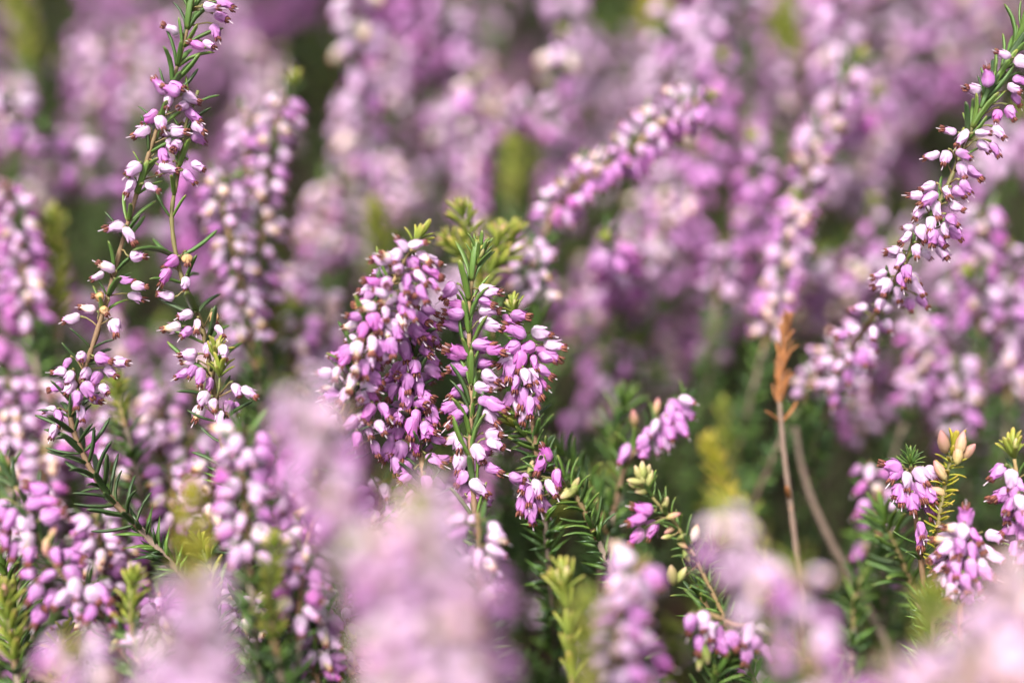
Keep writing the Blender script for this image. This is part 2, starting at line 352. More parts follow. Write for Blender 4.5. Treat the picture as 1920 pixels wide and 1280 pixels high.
def sprig(name, label, path, D, tier=1, group='flowering heather stems', cat='heather', explicit=(), rand=(), leaves=(), tips=(), buds=(), branches=(),
          mix=LIL, stem='twig', srad=.55, ground=True, up_axis=None, seed=None, fsize=.94, front=-.0045):
    """path: pixels from the lowest visible point up, D: depth (one or one per point)"""
    NF[0] += 1; random.seed(seed if seed is not None else 100+NF[0])
    Ds = D if isinstance(D, (list, tuple)) else [D]*len(path)
    if len(Ds) != len(path): Ds = [Ds[0]+(Ds[-1]-Ds[0])*i/(len(path)-1) for i in range(len(path))]
    vis = [at(x, y, d) for (x, y), d in zip(path, Ds)]
    P = Path(catmull(vis))
    low = P.p[0]; t0 = (P.p[1]-P.p[0]).normalized()
    base = Vector((low.x-t0.x*.02+rnd(-.01, .01), low.y+.012+rnd(-.01, .01), 0))
    root = bpy.data.objects.new(name, None); COL.objects.link(root); root.location = base; root.empty_display_size = .01
    setp(root, label, cat, group)
    O = base
    sm = MB()
    h = low.z
    ext = [low.lerp(base, 0)*1 for _ in range(1)]
    pts = []
    for i in range(9):
        t = i/9; c1 = base+Vector((0, 0, h*.45)); c2 = low-t0*min(.04, h*.4)
        pts.append(base*(1-t)**3+c1*3*t*(1-t)**2+c2*3*t*t*(1-t)+low*t**3)
    full = pts+P.p
    n = len(full)
    tube(sm, [p-O for p in pts+[low]], [srad*1.5*MM*(1-.12*i/9) for i in range(10)], 'grey', 6)
    tube(sm, [p-O for p in P.p], [(srad*(1.32-.75*i/n))*MM*(1+.10*math.sin(i*2.1)) for i in range(len(P.p))], stem, 7)
    def pedicel(a, d0, b, db):
        q = [a, a+d0*1.2*MM, b-db*1.0*MM, b]
        cp = [q[0]*(1-t)**3+q[1]*3*t*(1-t)**2+q[2]*3*t*t*(1-t)+q[3]*t**3 for t in (0, .33, .66, 1)]
        tube(sm, [x-O for x in cp], [.22*MM, .18*MM, .2*MM, .34*MM], 'greenstem', 5)
    low_bloom = MB(); low_leaf = MB()
    PE = Path(pts+[low])
    for i in range(int(PE.L/.0006) if cat == 'heather' else 0):   # leafy foot of the stem
        t = .25+.75*random.random(); pt, tg = PE.ev(t); u = tg.orthogonal().normalized(); a = rnd(0, 6.28); rad = u*math.cos(a)+tg.cross(u)*math.sin(a); sp = rnd(.5, 1.1)
        low_leaf.merge(LEAFLOW['leaf' if random.random() < .5 else 'leafdark'], mtx(pt-O, tg*math.cos(sp)+rad*math.sin(sp), tg, rnd(6, 8.5)*MM))
    def flower(c, d, mat, sc=1.0):
        s = pick(((0, 3), (1, 2.5), (2, 2.5), (3, 2), (4, 1.5)))
        Mx = mtx(c-O, d, -DOWN, sc*fsize*rnd(.76, 1.06), rnd(0, 6.28))
        if tier == 1:
            hm = HERO[mat, s]; f = link('flower', hm[0], root, Mx)
            link('calyx', hm[1], f)
            link('anthers', HERO[mat, s][2] if mat != 'dry' else hm[2], f)
            if mat != 'dry' and random.random() < .85: link('style', HERO[mat, random.randrange(NS)][3], f)
        elif tier == 2: link('flower', MID[mat, s][1], root, Mx)
        else: low_bloom.merge(LOW[mat, s], Mx)
    def leaf(p, d, up, ln, mat):
        Mx = mtx(p-O, d, up, ln)
        if tier <= 2: link('leaf', random.choice(LEAF[mat]), root, Mx)
        else: low_leaf.merge(LEAFLOW[mat], Mx)
    def on_branch(px):
        return P
    BP = [P]
    for bpts, bD in branches:                               # side twigs belong to the stem
        q = [at(x, y, d) for (x, y), d in zip(bpts, bD if isinstance(bD, (list, tuple)) else [bD]*len(bpts))]
        a, _ = P.ev(P.nearest(q[0])); bp_ = Path(catmull([a]+q[1:])); BP.append(bp_)
        tube(sm, [x-O for x in bp_.p], [srad*.7*MM*(1-.4*i/len(bp_.p)) for i in range(len(bp_.p))], stem, 6)
    # explicitly read flowers: (crop x0, y0, scale), [(x, y, mouth angle, colour, tilt)]
    for (cx, cy, cs), lst in explicit:
        for e in lst:
            x, y = cx+e[0]/cs, cy+e[1]/cs; ang = e[2]; mat = e[3] if len(e) > 3 and e[3] else pick(mix)
            tilt = e[4] if len(e) > 4 else rnd(-12, 28)
            best = None
            for b in BP:
                for tt in [i/40 for i in range(41)]:
                    pt, tg = b.ev(tt); pr = proj(pt); dd = math.hypot(pr[0]-x, pr[1]-y)
                    if best is None or dd < best[0]: best = (dd, pt, tg, pr)
            dd, pt, tg, pr = best
            off = (dd*KP*pr[2])
            dz = front*max(0, 1-dd/45)+rnd(-.0025, .002)
            c = at(x, y, pr[2]+dz); d = imdir(ang+rnd(-5, 5), tilt)
            b0 = c-d*BL*.5*fsize
            rad = (b0-pt); rad = rad-tg*rad.dot(tg)
            rad = rad.normalized() if rad.length > 1e-5 else -FV
            a = pt-tg*min(.0025, .3*(b0-pt).length)+rad*.0003
            pedicel(a, (rad+tg*.6).normalized(), b0, d)
            flower(c, d, mat)
    for sec in rand:
        bi, ta, tb, cnt = sec[:4]; o_ = sec[4] if len(sec) > 4 else {}
        b = BP[bi]; ph = rnd(0, 6.28)
        for i in range(cnt):
            t = ta+(tb-ta)*(i+rnd(.1, .9))/cnt
            pt, tg = b.ev(t); u = tg.cross(FV).normalized(); v = tg.cross(u).normalized()
            for _ in range(30):
                ph += 2.4+rnd(-.5, .5); rad = u*math.cos(ph)+v*math.sin(ph)
                if o_.get('side') and rad.dot(imdir(o_['side'])) < o_.get('lim', -.2): continue
                if o_.get('clear') and rad.dot(-FV) > o_['clear']: continue
                break
            d = (rad*rnd(.6, 1.0)+DOWN*rnd(.25, .85)*o_.get('droop', 1)+tg*rnd(-.15, .25)).normalized()
            pl = o_.get('ped', 2.0)*rnd(.6, 1.3)*MM
            b0 = pt+rad*pl+tg*rnd(-.8, .8)*MM; c = b0+d*BL*.5
            mx = mix
            if o_.get('topcream') and rad.z > .45: mx = (('cream', 4), ('pale', 5))
            if tier <= 2: pedicel(pt+rad*.3*MM, (rad+tg*.6).normalized(), b0, d)
            flower(c, d, pick(mx), o_.get('size', 1))
    for sec in leaves:                                       # (branch, t0, t1, gap mm, per node, length mm, splay deg, material, options)
        bi, ta, tb, gap, per, ln, spl, mat = sec[:8]; o_ = sec[8] if len(sec) > 8 else {}
        b = BP[bi]; cnt = max(1, int(b.L*(tb-ta)/(gap*MM)))
        for i in range(cnt):
            t = ta+(tb-ta)*(i+.5+rnd(-.25, .25))/cnt
            pt, tg = b.ev(t); u = tg.cross(FV).normalized(); v = tg.cross(u).normalized(); ph = rnd(0, 6.28)
            for k in range(per):
                a = ph+k*6.283/per+rnd(-.3, .3); rad = u*math.cos(a)+v*math.sin(a)
                if o_.get('side') is not None and rad.dot(imdir(o_['side'])) < o_.get('lim', 0): continue
                sp = math.radians(spl+rnd(-14, 14)); d = tg*math.cos(sp)+rad*math.sin(sp)
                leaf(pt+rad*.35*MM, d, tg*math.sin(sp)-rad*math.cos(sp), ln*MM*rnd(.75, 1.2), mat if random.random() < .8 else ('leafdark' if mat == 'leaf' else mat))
    for tp in tips:                                          # tuft of young leaves: (branch, n, len mm, spread deg, material, bud material)
        bi, cnt, ln, spr, mat, bm = tp[:6]
        pt, tg = BP[bi].ev(tp[6] if len(tp) > 6 else 1.0); u = tg.orthogonal().normalized(); v = tg.cross(u)
        if len(tp) > 7: tg = imdir(tp[7]).normalized(); u = tg.orthogonal().normalized(); v = tg.cross(u)
        for i in range(cnt):
            a = i*2.4+rnd(-.2, .2); f = i/cnt; rad = u*math.cos(a)+v*math.sin(a)
            sp = math.radians(6+spr*f+rnd(-5, 5)); d = tg*math.cos(sp)+rad*math.sin(sp)
            leaf(pt+tg*(1-f)*ln*.35*MM+rad*.3*MM, d, tg*math.sin(sp)-rad*math.cos(sp), ln*MM*rnd(.75, 1.1), mat)
        if bm:
            for i in range(3):
                a = i*2.1; rad = u*math.cos(a)+v*math.sin(a); d = (tg+rad*.3).normalized()
                link('bud', BUD[bm], root, mtx(pt-O+rad*.7*MM+tg*ln*.35*MM, d, tg.orthogonal(), ln*.62*MM*rnd(.8, 1.1), rnd(0, 6)))
    for (cx, cy, cs), lst in buds:                           # (x, y, angle, size mm, material)
        for x, y, ang, sz, bm in lst:
            X, Y = cx+x/cs, cy+y/cs; best = None
            for b in BP:
                for tt in [i/40 for i in range(41)]:
                    pt, tg = b.ev(tt); pr = proj(pt); dd = math.hypot(pr[0]-X, pr[1]-Y)
                    if best is None or dd < best[0]: best = (dd, pt, tg, pr)
            d = imdir(ang, rnd(-10, 30)); c = at(X, Y, best[3][2]+rnd(-.003, .0)); b0 = c-d*sz*.5*MM
            pedicel(best[1], (b0-best[1]).normalized() if (b0-best[1]).length > 1e-6 else d, b0, d)
            link('bud', BUD[bm], root, mtx(b0-O, d, UV, sz*MM, rnd(0, 6)))
    link('stem', sm.mesh('stem'), root)
    if low_bloom.v: o = link('bloom', low_bloom.mesh('bloom'), root); o['kind'] = 'stuff'
    if low_leaf.v: o = link('foliage', low_leaf.mesh('foliage'), root); o['kind'] = 'stuff'
    return root
#SCENE
# ================================================================== setting
g = MB(); n = 60; RG = 60.0
xs = [(-1 if i < n/2 else 1)*(abs(i-n/2)/(n/2))**4*RG for i in range(n+1)]
g.add([(x, y, 0.006*math.sin(x*61)*math.cos(y*47)-.006 if abs(x) < 3 and abs(y) < 3 else -.006) for y in xs for x in xs],
      [(j*(n+1)+i, j*(n+1)+i+1, (j+1)*(n+1)+i+1, (j+1)*(n+1)+i) for j in range(n) for i in range(n)], [0.5]*((n+1)**2), 'soil')
go = link('ground', g.mesh('ground'), None); go['kind'] = 'structure'
# ================================================================== sharp and nearly sharp stems
C_A = (220, 0, 3.2); C_A2 = (0, 0, 2.0); C_A3 = (0, 640, 2.0); C_B = (300, 460, 3.764); C_E = (600, 430, 3.877); C_2 = (560, 380, 2.2857)
C_1 = (780, 380, 4.571); C_K = (1640, 200, 4.265); C_K2 = (1400, 0, 2.0); C_6 = (960, 700, 2.207); C_8 = (1140, 840, 2.909); C_L = (0, 880, 3.2); C_M = (1640, 780, 3.764)
sprig('heather_sprig', 'tall leafy heather stem with sparse pale bells, rising past the top edge at left',
      [(262, 990), (205, 930), (160, 860), (132, 775), (160, 690), (198, 570), (232, 445), (262, 345), (290, 255), (325, 150), (350, 60), (368, -40), (372, -110)], .32,
      explicit=[(C_A, [(560,45,10,'pale'),(640,20,30),(325,175,205,'pale'),(548,270,30,'pale'),(590,190,70,'lilac'),(620,100,30),(480,270,200,'magenta'),(260,520,230),(330,540,200),(305,605,100,'pale'),(440,590,20,'pale'),(360,520,20),(450,690,40,'lilac'),
        (150,790,150,'pale'),(262,735,60,'pale'),(205,705,140),(365,790,10),(320,870,60,'pale'),(275,930,70,'lilac'),(305,1010,20,'pale'),(430,1060,45),(100,1010,140,'pale'),(80,1115,120,'pale'),(205,1125,30,'pale')]),
        (C_A2, [(435,850,170,'pale'),(485,880,60,'pale'),(515,962,5,'pale'),(370,1035,160,'pale'),(402,1000,200,'cream'),(470,1052,10,'lilac'),(520,1072,10),(510,1112,20,'pale'),(332,1158,190,'cream'),(272,1195,160,'pale'),(430,1225,70,'pale'),(392,1165,50,'dry'),(372,1112,190,'dry')]),
        (C_A3, [(305,60,60,'pale',60),(250,82,120),(225,112,170,'pale'),(385,65,20),(452,76,8),(262,132,110,'pale'),(320,125,90,'pale',50),(264,168,110),(360,138,110),(415,115,30,'pale'),(212,172,160),(390,178,40),(290,215,90),(355,215,15),(305,265,85),(190,258,170),(222,285,70),(205,330,110,'pale'),(330,180,60,'lilac')])],
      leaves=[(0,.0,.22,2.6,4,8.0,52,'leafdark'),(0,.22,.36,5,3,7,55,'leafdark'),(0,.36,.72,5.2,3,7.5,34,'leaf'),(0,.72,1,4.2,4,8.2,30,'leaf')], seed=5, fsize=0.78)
sprig('heather_sprig', 'heather stem with paired long leaves and withered orange bells, beside the tall left stem',
      [(430, 900), (412, 800), (398, 715), (378, 610), (338, 510), (322, 410), (333, 330), (347, 240), (372, 170)], .322,
      explicit=[(C_B, [(85,118,140,'magenta'),(35,215,120,'magenta'),(190,98,80,'dry'),(182,262,95,'pale'),(50,355,185,'pale'),(185,488,165,'pale'),(92,580,165,'cream'),(262,562,95,'cream'),(190,610,140,'lilac'),(382,505,80,'dry'),(420,600,60,'pale'),
        (340,728,95,'pale'),(450,750,80,'pale'),(205,770,172,'pale'),(205,820,175,'cream'),(165,905,150,'lilac'),(288,925,95,'lilac'),(235,880,120,'lilac'),(350,985,95,'lilac'),(305,1080,110,'pale'),(378,1122,85,'cream'),(270,1180,110,'cream'),(482,1140,100,'lilac'),(540,1015,65,'pale'),(625,1035,30,'pale'),(545,1150,70,'lilac'),(420,1215,100,'pale')])],
      rand=[(0,.80,.97,9,{})], leaves=[(0,0,.25,5,3,8,55,'leafdark'),(0,.25,.62,6.2,3,10.5,56,'leaf'),(0,.62,1,6,2,7,35,'leaf')],
      branches=[([(398,715),(402,690),(404,672)], .317), ([(404,760),(410,735),(412,708)], .316)], tips=[(1,13,4.2,50,'lime','bud'),(2,13,4.6,50,'lime','bud')], stem='greenstem', mix=PALE, fsize=0.76)
sprig('heather_spike', 'thick dense heather spike with fading cream bells and a blunt top, left of centre',
      [(640, 860), (648, 760), (672, 670), (705, 590), (742, 520), (775, 462)], [.318,.314,.312,.312,.312,.313],
      explicit=[(C_E, [(702,108,-8,'pale'),(600,112,230,'pale'),(560,190,95,'pale'),(450,225,185,'pale'),(568,290,80,'pale',72),(680,245,60,'lilac'),(812,222,20,'pale'),(482,385,80,'pale',70),(735,345,45,'pale'),(630,390,90,'lilac'),(815,300,40,'magenta'),(740,465,60,'lilac'),(820,400,50,'lilac'),(372,455,-60,'lilac'),
        (505,500,150,'cream'),(602,560,75,'lilac'),(355,568,160,'cream'),(480,605,90,'pale'),(592,655,65,'cream'),(312,735,105,'magenta'),(395,665,70,'magenta'),(490,760,65,'cream'),(680,500,80,'pale'),(662,612,60,'lilac'),(380,835,88,'cream'),(265,870,95,'cream'),(520,850,80,'lilac'),(370,945,85,'pale'),(182,940,110,'magenta'),(260,1035,80,'cream',70),
        (430,690,80,'lilac'),(560,745,70,'lilac'),(440,860,95,'lilac'),(320,1010,80,'lilac'),
        (40,1040,180,'pale'),(120,1045,100,'cream'),(80,1140,160,'cream'),(232,1110,110,'cream'),(352,1150,20,'pale'),(180,1200,120,'pale'),(300,1210,80,'pale',60),(450,460,200,'pale')]),
        (C_2, [(300,892,120,'magenta'),(295,967,70,'pale'),(250,1012,95,'magenta'),(330,1050,80,'lilac'),(230,940,130,'lilac'),(350,960,60,'pale'),(370,890,60,'lilac')])],
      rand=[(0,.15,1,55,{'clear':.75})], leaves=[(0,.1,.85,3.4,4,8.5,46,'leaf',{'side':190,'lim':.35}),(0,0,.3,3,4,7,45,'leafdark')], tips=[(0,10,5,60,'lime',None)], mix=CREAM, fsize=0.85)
sprig('heather_spike', 'dense shaded lilac heather spike with dark anthers, hanging behind the thick cream-topped spike',
      [(800, 960), (790, 860), (770, 760), (775, 680), (800, 590)], .323,
      explicit=[(C_E, [(620,890,75),(700,740,60),(722,830,30),(790,590,20),(740,645,40),(752,862,25,'magenta'),(570,1020,90),(640,1110,90),(512,1080,130),(722,1160,90),(692,1000,80),(530,1170,110),(612,1200,90),(772,1240,85),(640,950,80),(760,760,30,'magenta'),(800,700,10)]),
        (C_2, [(462,780,92),(512,772,80),(470,850,95),(545,852,80),(502,920,90),(440,905,100),(542,970,80),(572,912,70),(482,960,95),(400,1020,100),(430,980,100),(440,1060,90),(500,1030,85),(420,1120,90),(380,1060,110),(460,1130,80)])],
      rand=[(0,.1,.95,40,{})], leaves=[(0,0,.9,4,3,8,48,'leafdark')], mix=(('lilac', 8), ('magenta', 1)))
sprig('heather_spike', 'sharpest central heather stem with upright green leaves and bells pointing outward',
      [(893, 1010), (888, 930), (882, 830), (884, 740), (880, 650), (880, 570), (886, 520), (892, 498)], .32,
      explicit=[(C_1, [(290,755,133,'lilac'),(630,757,15,'pale'),(620,920,8,'pale'),(632,1045,22,'pale'),(560,1218,5,'lilac'),(335,952,183,'lilac'),(310,1045,200,'lilac'),(340,870,190,'magenta'),(590,840,30,'lilac')]),
        (C_2, [(790,612,5,'lilac'),(838,632,15),(792,690,0,'lilac'),(818,745,30,'pale'),(785,792,20,'pale'),(842,868,25,'lilac'),(648,872,150,'lilac'),(680,810,140,'lilac'),(832,990,5,'pale'),(692,1035,95,'pale',45),(768,1070,65,'pale'),(828,1140,28,'lilac'),(770,1218,40,'pale'),(755,1265,30),(690,640,200),(665,645,195),(690,1112,100),(815,910,50),(690,900,140,'lilac'),(840,1030,30),(700,1180,120),(690,720,190),(800,850,20),(670,930,140)])],
      rand=[(0,.05,.8,10,{'clear':-.1})], front=.0015, leaves=[(0,.28,.97,3.6,3,9.2,19,'leaf'),(0,0,.28,6.5,3,9,24,'leaf')],
      tips=[(0,16,6.0,34,'leaf',None),(0,8,5.0,12,'lime','bud',1.0)], stem='twig', mix=LIL)
sprig('heather_spike', 'short heather spike with deep magenta bells in its middle, just right of the central stem',
      [(1010, 880), (1000, 800), (985, 720), (972, 640), (965, 590)], .326,
      explicit=[(C_2, [(1035,560,15,'pale'),(978,622,160,'magenta'),(1035,632,10,'magenta'),(950,672,100,'magenta'),(1010,682,75,'magenta'),(1092,612,15,'pale'),(915,622,150,'lilac'),(905,712,100,'lilac'),(975,742,70,'pale'),(1050,720,40,'lilac'),(1020,792,60,'lilac'),(955,832,90,'lilac'),(900,842,110),(990,872,90,'lilac'),(930,548,200),(905,502,20),(945,482,10,'lilac'),(1062,665,20,'lilac'),(1000,740,60),(930,770,100),(1040,770,50),(1085,650,30),(880,760,120),(890,670,140),(960,900,90),(1010,840,70),(935,870,90)])],
      leaves=[(0,0,.35,2.6,4,6.5,55,'leaf'),(0,.35,1,4.5,3,6,45,'leaf')], tips=[(0,10,4,45,'lime','bud')], mix=PINK)
sprig('heather_shoot', 'bright lime green young shoot with three leafy tips, above the central stem',
      [(925, 640), (905, 540), (885, 470), (868, 402)], .345,
      branches=[([(905,540),(925,490),(935,445)], .346), ([(898,510),(870,480),(848,458)], .344), ([(915,520),(950,480),(962,440)], .348)],
      leaves=[(0,.25,1,2.0,4,5.5,38,'lime'),(1,.2,1,1.9,4,5.5,38,'lime'),(2,.2,1,2.0,4,5,38,'lime'),(3,.2,1,2.0,4,5,38,'lime'),(0,0,.3,3,4,6,45,'leaf')],
      tips=[(0,12,3.6,45,'lime','peach'),(1,12,3.6,45,'lime','peach'),(2,12,3.6,45,'lime','peach'),(3,10,3.4,45,'lime','peach')], stem='greenstem', group='young leafy heather shoots')
sprig('heather_sprig', 'heather stem with a loose cluster of white bells, behind the lime shoot',
      [(1010, 700), (1005, 600), (1000, 530), (990, 450)], .362, tier=2, mix=(('pale', 4), ('cream', 3)),
      rand=[(0,.55,1,22,{})], leaves=[(0,0,.7,3.2,4,8,30,'leaf')], stem='greenstem')
sprig('heather_spike', 'slanting heather spike with cream upper bells leaning up to the right, above centre',
      [(1020, 450), (1040, 395), (1095, 335), (1180, 285), (1240, 225), (1312, 188)], [.372,.37,.368,.366,.366,.366], tier=2, mix=PINK,
      rand=[(0,.12,1,100,{'topcream':1,'ped':2.2})], leaves=[(0,0,1,4.0,4,8.5,50,'leaf',{'side':-100,'lim':.3})], tips=[(0,8,4,50,'lime',None)])
sprig('heather_spike', 'long sharp heather spike of brown-tipped white-pink bells curving up the right edge',
      [(1560, 740), (1600, 650), (1650, 575), (1692, 500), (1742, 420), (1785, 330), (1822, 240), (1866, 150), (1900, 95), (1920, 40)], [.365,.352,.338,.326,.321,.32,.32,.32,.32,.32],
      explicit=[(C_K, [(600,195,195,'pale'),(702,250,130,'pale'),(860,212,5,'pale'),(990,205,58,'pale'),(865,315,40,'pale'),(962,340,55,'lilac'),(462,395,165,'pale'),(570,405,115,'pale'),(705,380,25,'lilac'),(700,500,75,'pale'),(790,530,40,'lilac'),(580,680,85,'pale',45),(430,640,160,'pale'),(330,710,185,'pale'),(435,735,140,'lilac'),(492,820,80,'pale'),(352,840,120,'pale'),(652,800,25,'pale'),(722,640,50,'lilac'),(668,682,40),
        (450,935,100,'pale'),(375,1010,60),(465,1040,95,'lilac'),(640,1010,50,'lilac'),(620,905,40,'lilac'),(530,1070,60),(250,1050,135,'pale'),(332,1150,85,'pale'),(542,1160,60,'pale'),(150,1150,175,'pale'),(205,1230,120,'pale'),(560,980,70)]),
        (C_K2, [(850,335,185,'pale'),(906,292,255,'lilac'),(965,205,200,'pale'),(1000,332,40,'pale'),(990,422,70,'lilac'),(940,432,105,'magenta'),(1032,232,20,'pale'),(1020,300,20),(1012,372,60,'lilac'),(500,1030,165),(525,1075,110,'pale'),(580,1050,80,'lilac'),(570,1100,90,'pale'),(640,1080,50),(660,1130,50),(500,1140,115),(612,1140,80),(545,950,170),(600,1020,90)])],
      rand=[(0,.0,.32,30,{}),(0,.32,.6,10,{'clear':.4})], leaves=[(0,.72,1,3.2,4,8,24,'leaf'),(0,.35,.72,7,2,7,25,'leaf')], stem='greenstem', mix=PALE, fsize=0.8)
sprig('heather_spike', 'drooping heather spike of large glossy lilac bells with peach buds, at the lower left edge',
      [(290, 1330), (240, 1235), (190, 1150), (130, 1090), (85, 1030), (55, 960), (20, 895)], [.31,.306,.304,.302,.302,.302,.304],
      explicit=[(C_L, [(65,300,110,'lilac'),(155,322,85,'pale'),(220,200,-10,'lilac'),(232,118,200,'lilac'),(310,277,-15,'lilac'),(12,240,90,'lilac'),(30,412,85,'lilac'),(160,432,95,'cream'),(80,482,100,'lilac'),(335,517,70,'lilac'),(432,522,12,'lilac'),(180,622,172,'lilac'),(285,637,150,'lilac'),(440,627,60,'lilac'),(212,737,130,'lilac'),(370,772,130,'pale'),(310,772,120,'lilac'),(450,712,80,'pale'),(470,822,80,'pale'),(550,747,45,'pale'),(612,742,40,'lilac'),(240,872,110,'lilac'),(650,812,60,'lilac'),(690,912,80,'lilac',65),(735,932,20,'lilac'),(790,1012,150,'pale'),(800,1100,60,'lilac'),(172,502,95,'lilac'),(300,190,10,'magenta'),(540,860,100)])],
      buds=[(C_L, [(278,462,100,4.2,'peach'),(318,380,-70,3.6,'peach'),(690,1050,-60,4.4,'bud')])],
      leaves=[(0,.2,1,4.6,4,7.5,35,'leafdark'),(0,0,.3,4,3,8,45,'leafdark')], tips=[(0,9,5.5,45,'leaf','peach')], mix=(('lilac', 1),))
sprig('heather_spike', 'short spike of lilac bells hanging under a flat green leaf tuft, lower right',
      [(1735, 1120), (1722, 1010), (1712, 930), (1708, 872)], .322,
      explicit=[(C_M, [(150,402,125,'lilac'),(230,452,88,'pale'),(330,417,62,'pale'),(402,402,45,'pale'),(320,522,75,'lilac'),(160,522,110,'lilac'),(382,542,60,'lilac'),(270,602,90,'lilac'),(390,640,80,'lilac'),(120,350,190,'lilac'),(250,520,95),(200,560,100),(330,795,80,'lilac'),(330,850,90,'lilac')])],
      leaves=[(0,.2,.7,4,3,6,50,'leaf')], tips=[(0,26,3.6,78,'leaf',None)], mix=(('lilac', 1),))
sprig('heather_shoot', 'yellow-green young shoot with pink buds at its tip, at lower right',
      [(1755, 1120), (1758, 1000), (1770, 920), (1785, 850)], .318,
      leaves=[(0,.15,1,1.3,4,3.3,66,'yellow')], tips=[(0,9,4.6,50,'yellow',None)],
      buds=[(C_M, [(485,180,-110,6.2,'peach'),(610,190,-78,5.6,'peach'),(660,250,-55,5,'peach'),(590,260,-80,5.2,'peach'),(460,380,-120,5,'peach'),(450,530,-160,4.5,'peach')])], stem='greenstem', group='young leafy heather shoots')
sprig('heather_spike', 'crowded round heather spike of white and pink bells, below the yellow-green shoot',
      [(1800, 1260), (1800, 1140), (1806, 1060), (1808, 985)], .312,
      explicit=[(C_M, [(640,712,-88,'lilac'),(545,790,185,'cream'),(702,842,60,'magenta'),(602,902,90,'lilac'),(690,952,85,'lilac'),(832,842,20,'pale'),(802,962,40,'pale'),(500,932,150,'pale'),(440,992,160,'pale'),(460,1072,150,'pale'),(570,1062,92,'lilac'),(682,1072,80,'lilac'),(560,1152,92,'lilac'),(642,1172,80,'lilac'),(540,1222,100),(762,1052,60,'pale'),(490,862,175,'cream'),(842,992,30,'pale'),(620,820,100,'pale'),(740,900,60,'pale'),(560,980,95,'pale'),(500,1150,110),(720,1180,70),(650,1250,85)])],
      rand=[(0,.5,.95,12,{})], leaves=[(0,0,.8,4,3,7,45,'leaf')], mix=PALE)
sprig('heather_spike', 'pink heather spike with dark anthers and a green tip, cut by the right edge',
      [(1935, 1100), (1925, 1000), (1912, 930), (1902, 860)], .316,
      explicit=[(C_M, [(870,392,130,'lilac'),(965,442,88,'pale'),(1022,492,60,'lilac'),(890,562,160,'lilac'),(932,682,100,'lilac'),(1032,612,80,'pale'),(980,542,95,'lilac'),(1042,802,90,'lilac'),(990,932,105,'lilac'),(960,620,120,'lilac'),(1060,720,80,'lilac')])],
      rand=[(0,.2,.85,14,{})], leaves=[(0,.0,.9,4,3,6,40,'leaf')], tips=[(0,14,5,45,'lime','bud')], mix=PINK)
sprig('heather_spike', 'small soft heather spike leaning right over a dark green hollow, right of centre',
      [(1150, 960), (1175, 870), (1220, 815), (1290, 752)], .345, tier=2, mix=(('pale', 3), ('lilac', 5)),
      explicit=[(C_6, [(465,330,120),(545,312,100),(560,250,120),(610,272,80),(640,192,90),(680,132,30),(690,182,60),(702,222,60),(590,222,110),(650,242,70),(540,282,120),(722,112,20),(660,160,80),(600,300,90),(640,280,80),(720,160,40)])],
      buds=[(C_6, [(505,185,-100,5,'peach'),(600,135,-80,4,'peach')])], leaves=[(0,0,1,3,4,6.5,48,'leaf',{'side':-120,'lim':0})])
sprig('heather_shoot', 'budding heather shoot with a pale green bud cluster at its tip and three magenta bells',
      [(1400, 1240), (1350, 1140), (1300, 1040), (1262, 975), (1222, 930), (1205, 885)], .312,
      explicit=[(C_8, [(165,387,160,'magenta'),(237,442,108,'magenta'),(160,482,130,'magenta'),(192,335,190,'magenta')])],
      buds=[(C_8, [(312,300,-70,3.3,'bud'),(357,367,-20,3.3,'peach'),(337,445,150,3.1,'peach'),(320,482,170,2.7,'bud'),(417,530,20,3.1,'peach'),(428,590,60,2.7,'bud'),(403,480,-40,2.2,'bud'),(475,462,-80,4.5,'cream'),(350,692,-100,5.7,'bud'),(190,120,-95,4.2,'bud'),(165,135,-115,3.9,'bud'),(215,130,-75,3.9,'bud'),(145,180,190,3.5,'bud'),(225,165,-70,4.2,'bud'),(185,235,180,3.9,'bud'),(150,205,200,3.5,'bud'),(185,165,-95,4.2,'bud'),(400,690,-60,4.2,'bud')])],
      leaves=[(0,.0,.95,2.2,4,4.8,50,'leaf')], stem='greenstem', srad=.42, group='young leafy heather shoots')
sprig('heather_spike', 'row of pink bells hanging from a low bare brown stem near the bottom edge',
      [(1480, 1210), (1420, 1175), (1380, 1172), (1330, 1150), (1290, 1150)], .305,
      explicit=[(C_8, [(450,952,100,'lilac'),(520,937,90,'pale'),(600,1002,60,'lilac'),(680,1042,70,'lilac'),(500,1062,110,'lilac'),(632,1072,80,'lilac'),(765,1007,110,'pale'),(852,992,30,'cream'),(810,1057,80,'lilac'),(755,1112,95,'lilac'),(862,1112,60,'lilac'),(930,1112,40,'lilac'),(560,992,80,'pale'),(712,1062,70,'lilac'),(540,1080,100),(590,1050,80,'lilac')])],
      buds=[(C_8, [(535,1125,80,4.5,'bud'),(500,1165,100,4,'bud')])], leaves=[(0,.1,1,5,3,6,60,'leaf')], mix=(('lilac', 3), ('magenta', 1)))
sprig('heather_sprig', 'leafy green side stem with a few drooping magenta-pink bells, below the magenta-centred spike',
      [(1120, 1010), (1080, 930), (1035, 880), (1005, 840), (970, 800)], .326,
      explicit=[(C_6, [(145,330,235,'magenta'),(122,368,110,'magenta'),(105,472,72,'pale'),(162,472,58,'pale'),(75,502,90,'lilac'),(132,542,65,'lilac'),(80,572,90,'lilac'),(15,432,20,'lilac'),(185,432,80,'magenta'),(50,450,110,'lilac'),(40,540,100,'lilac'),(110,520,80)])],
      leaves=[(0,0,1,1.9,4,6.5,52,'leaf')], tips=[(0,12,5,50,'lime',None)], buds=[(C_6, [(235,490,150,6,'bud'),(260,460,-60,4,'bud'),(80,390,-80,4,'bud')])], stem='greenstem', mix=PINK)
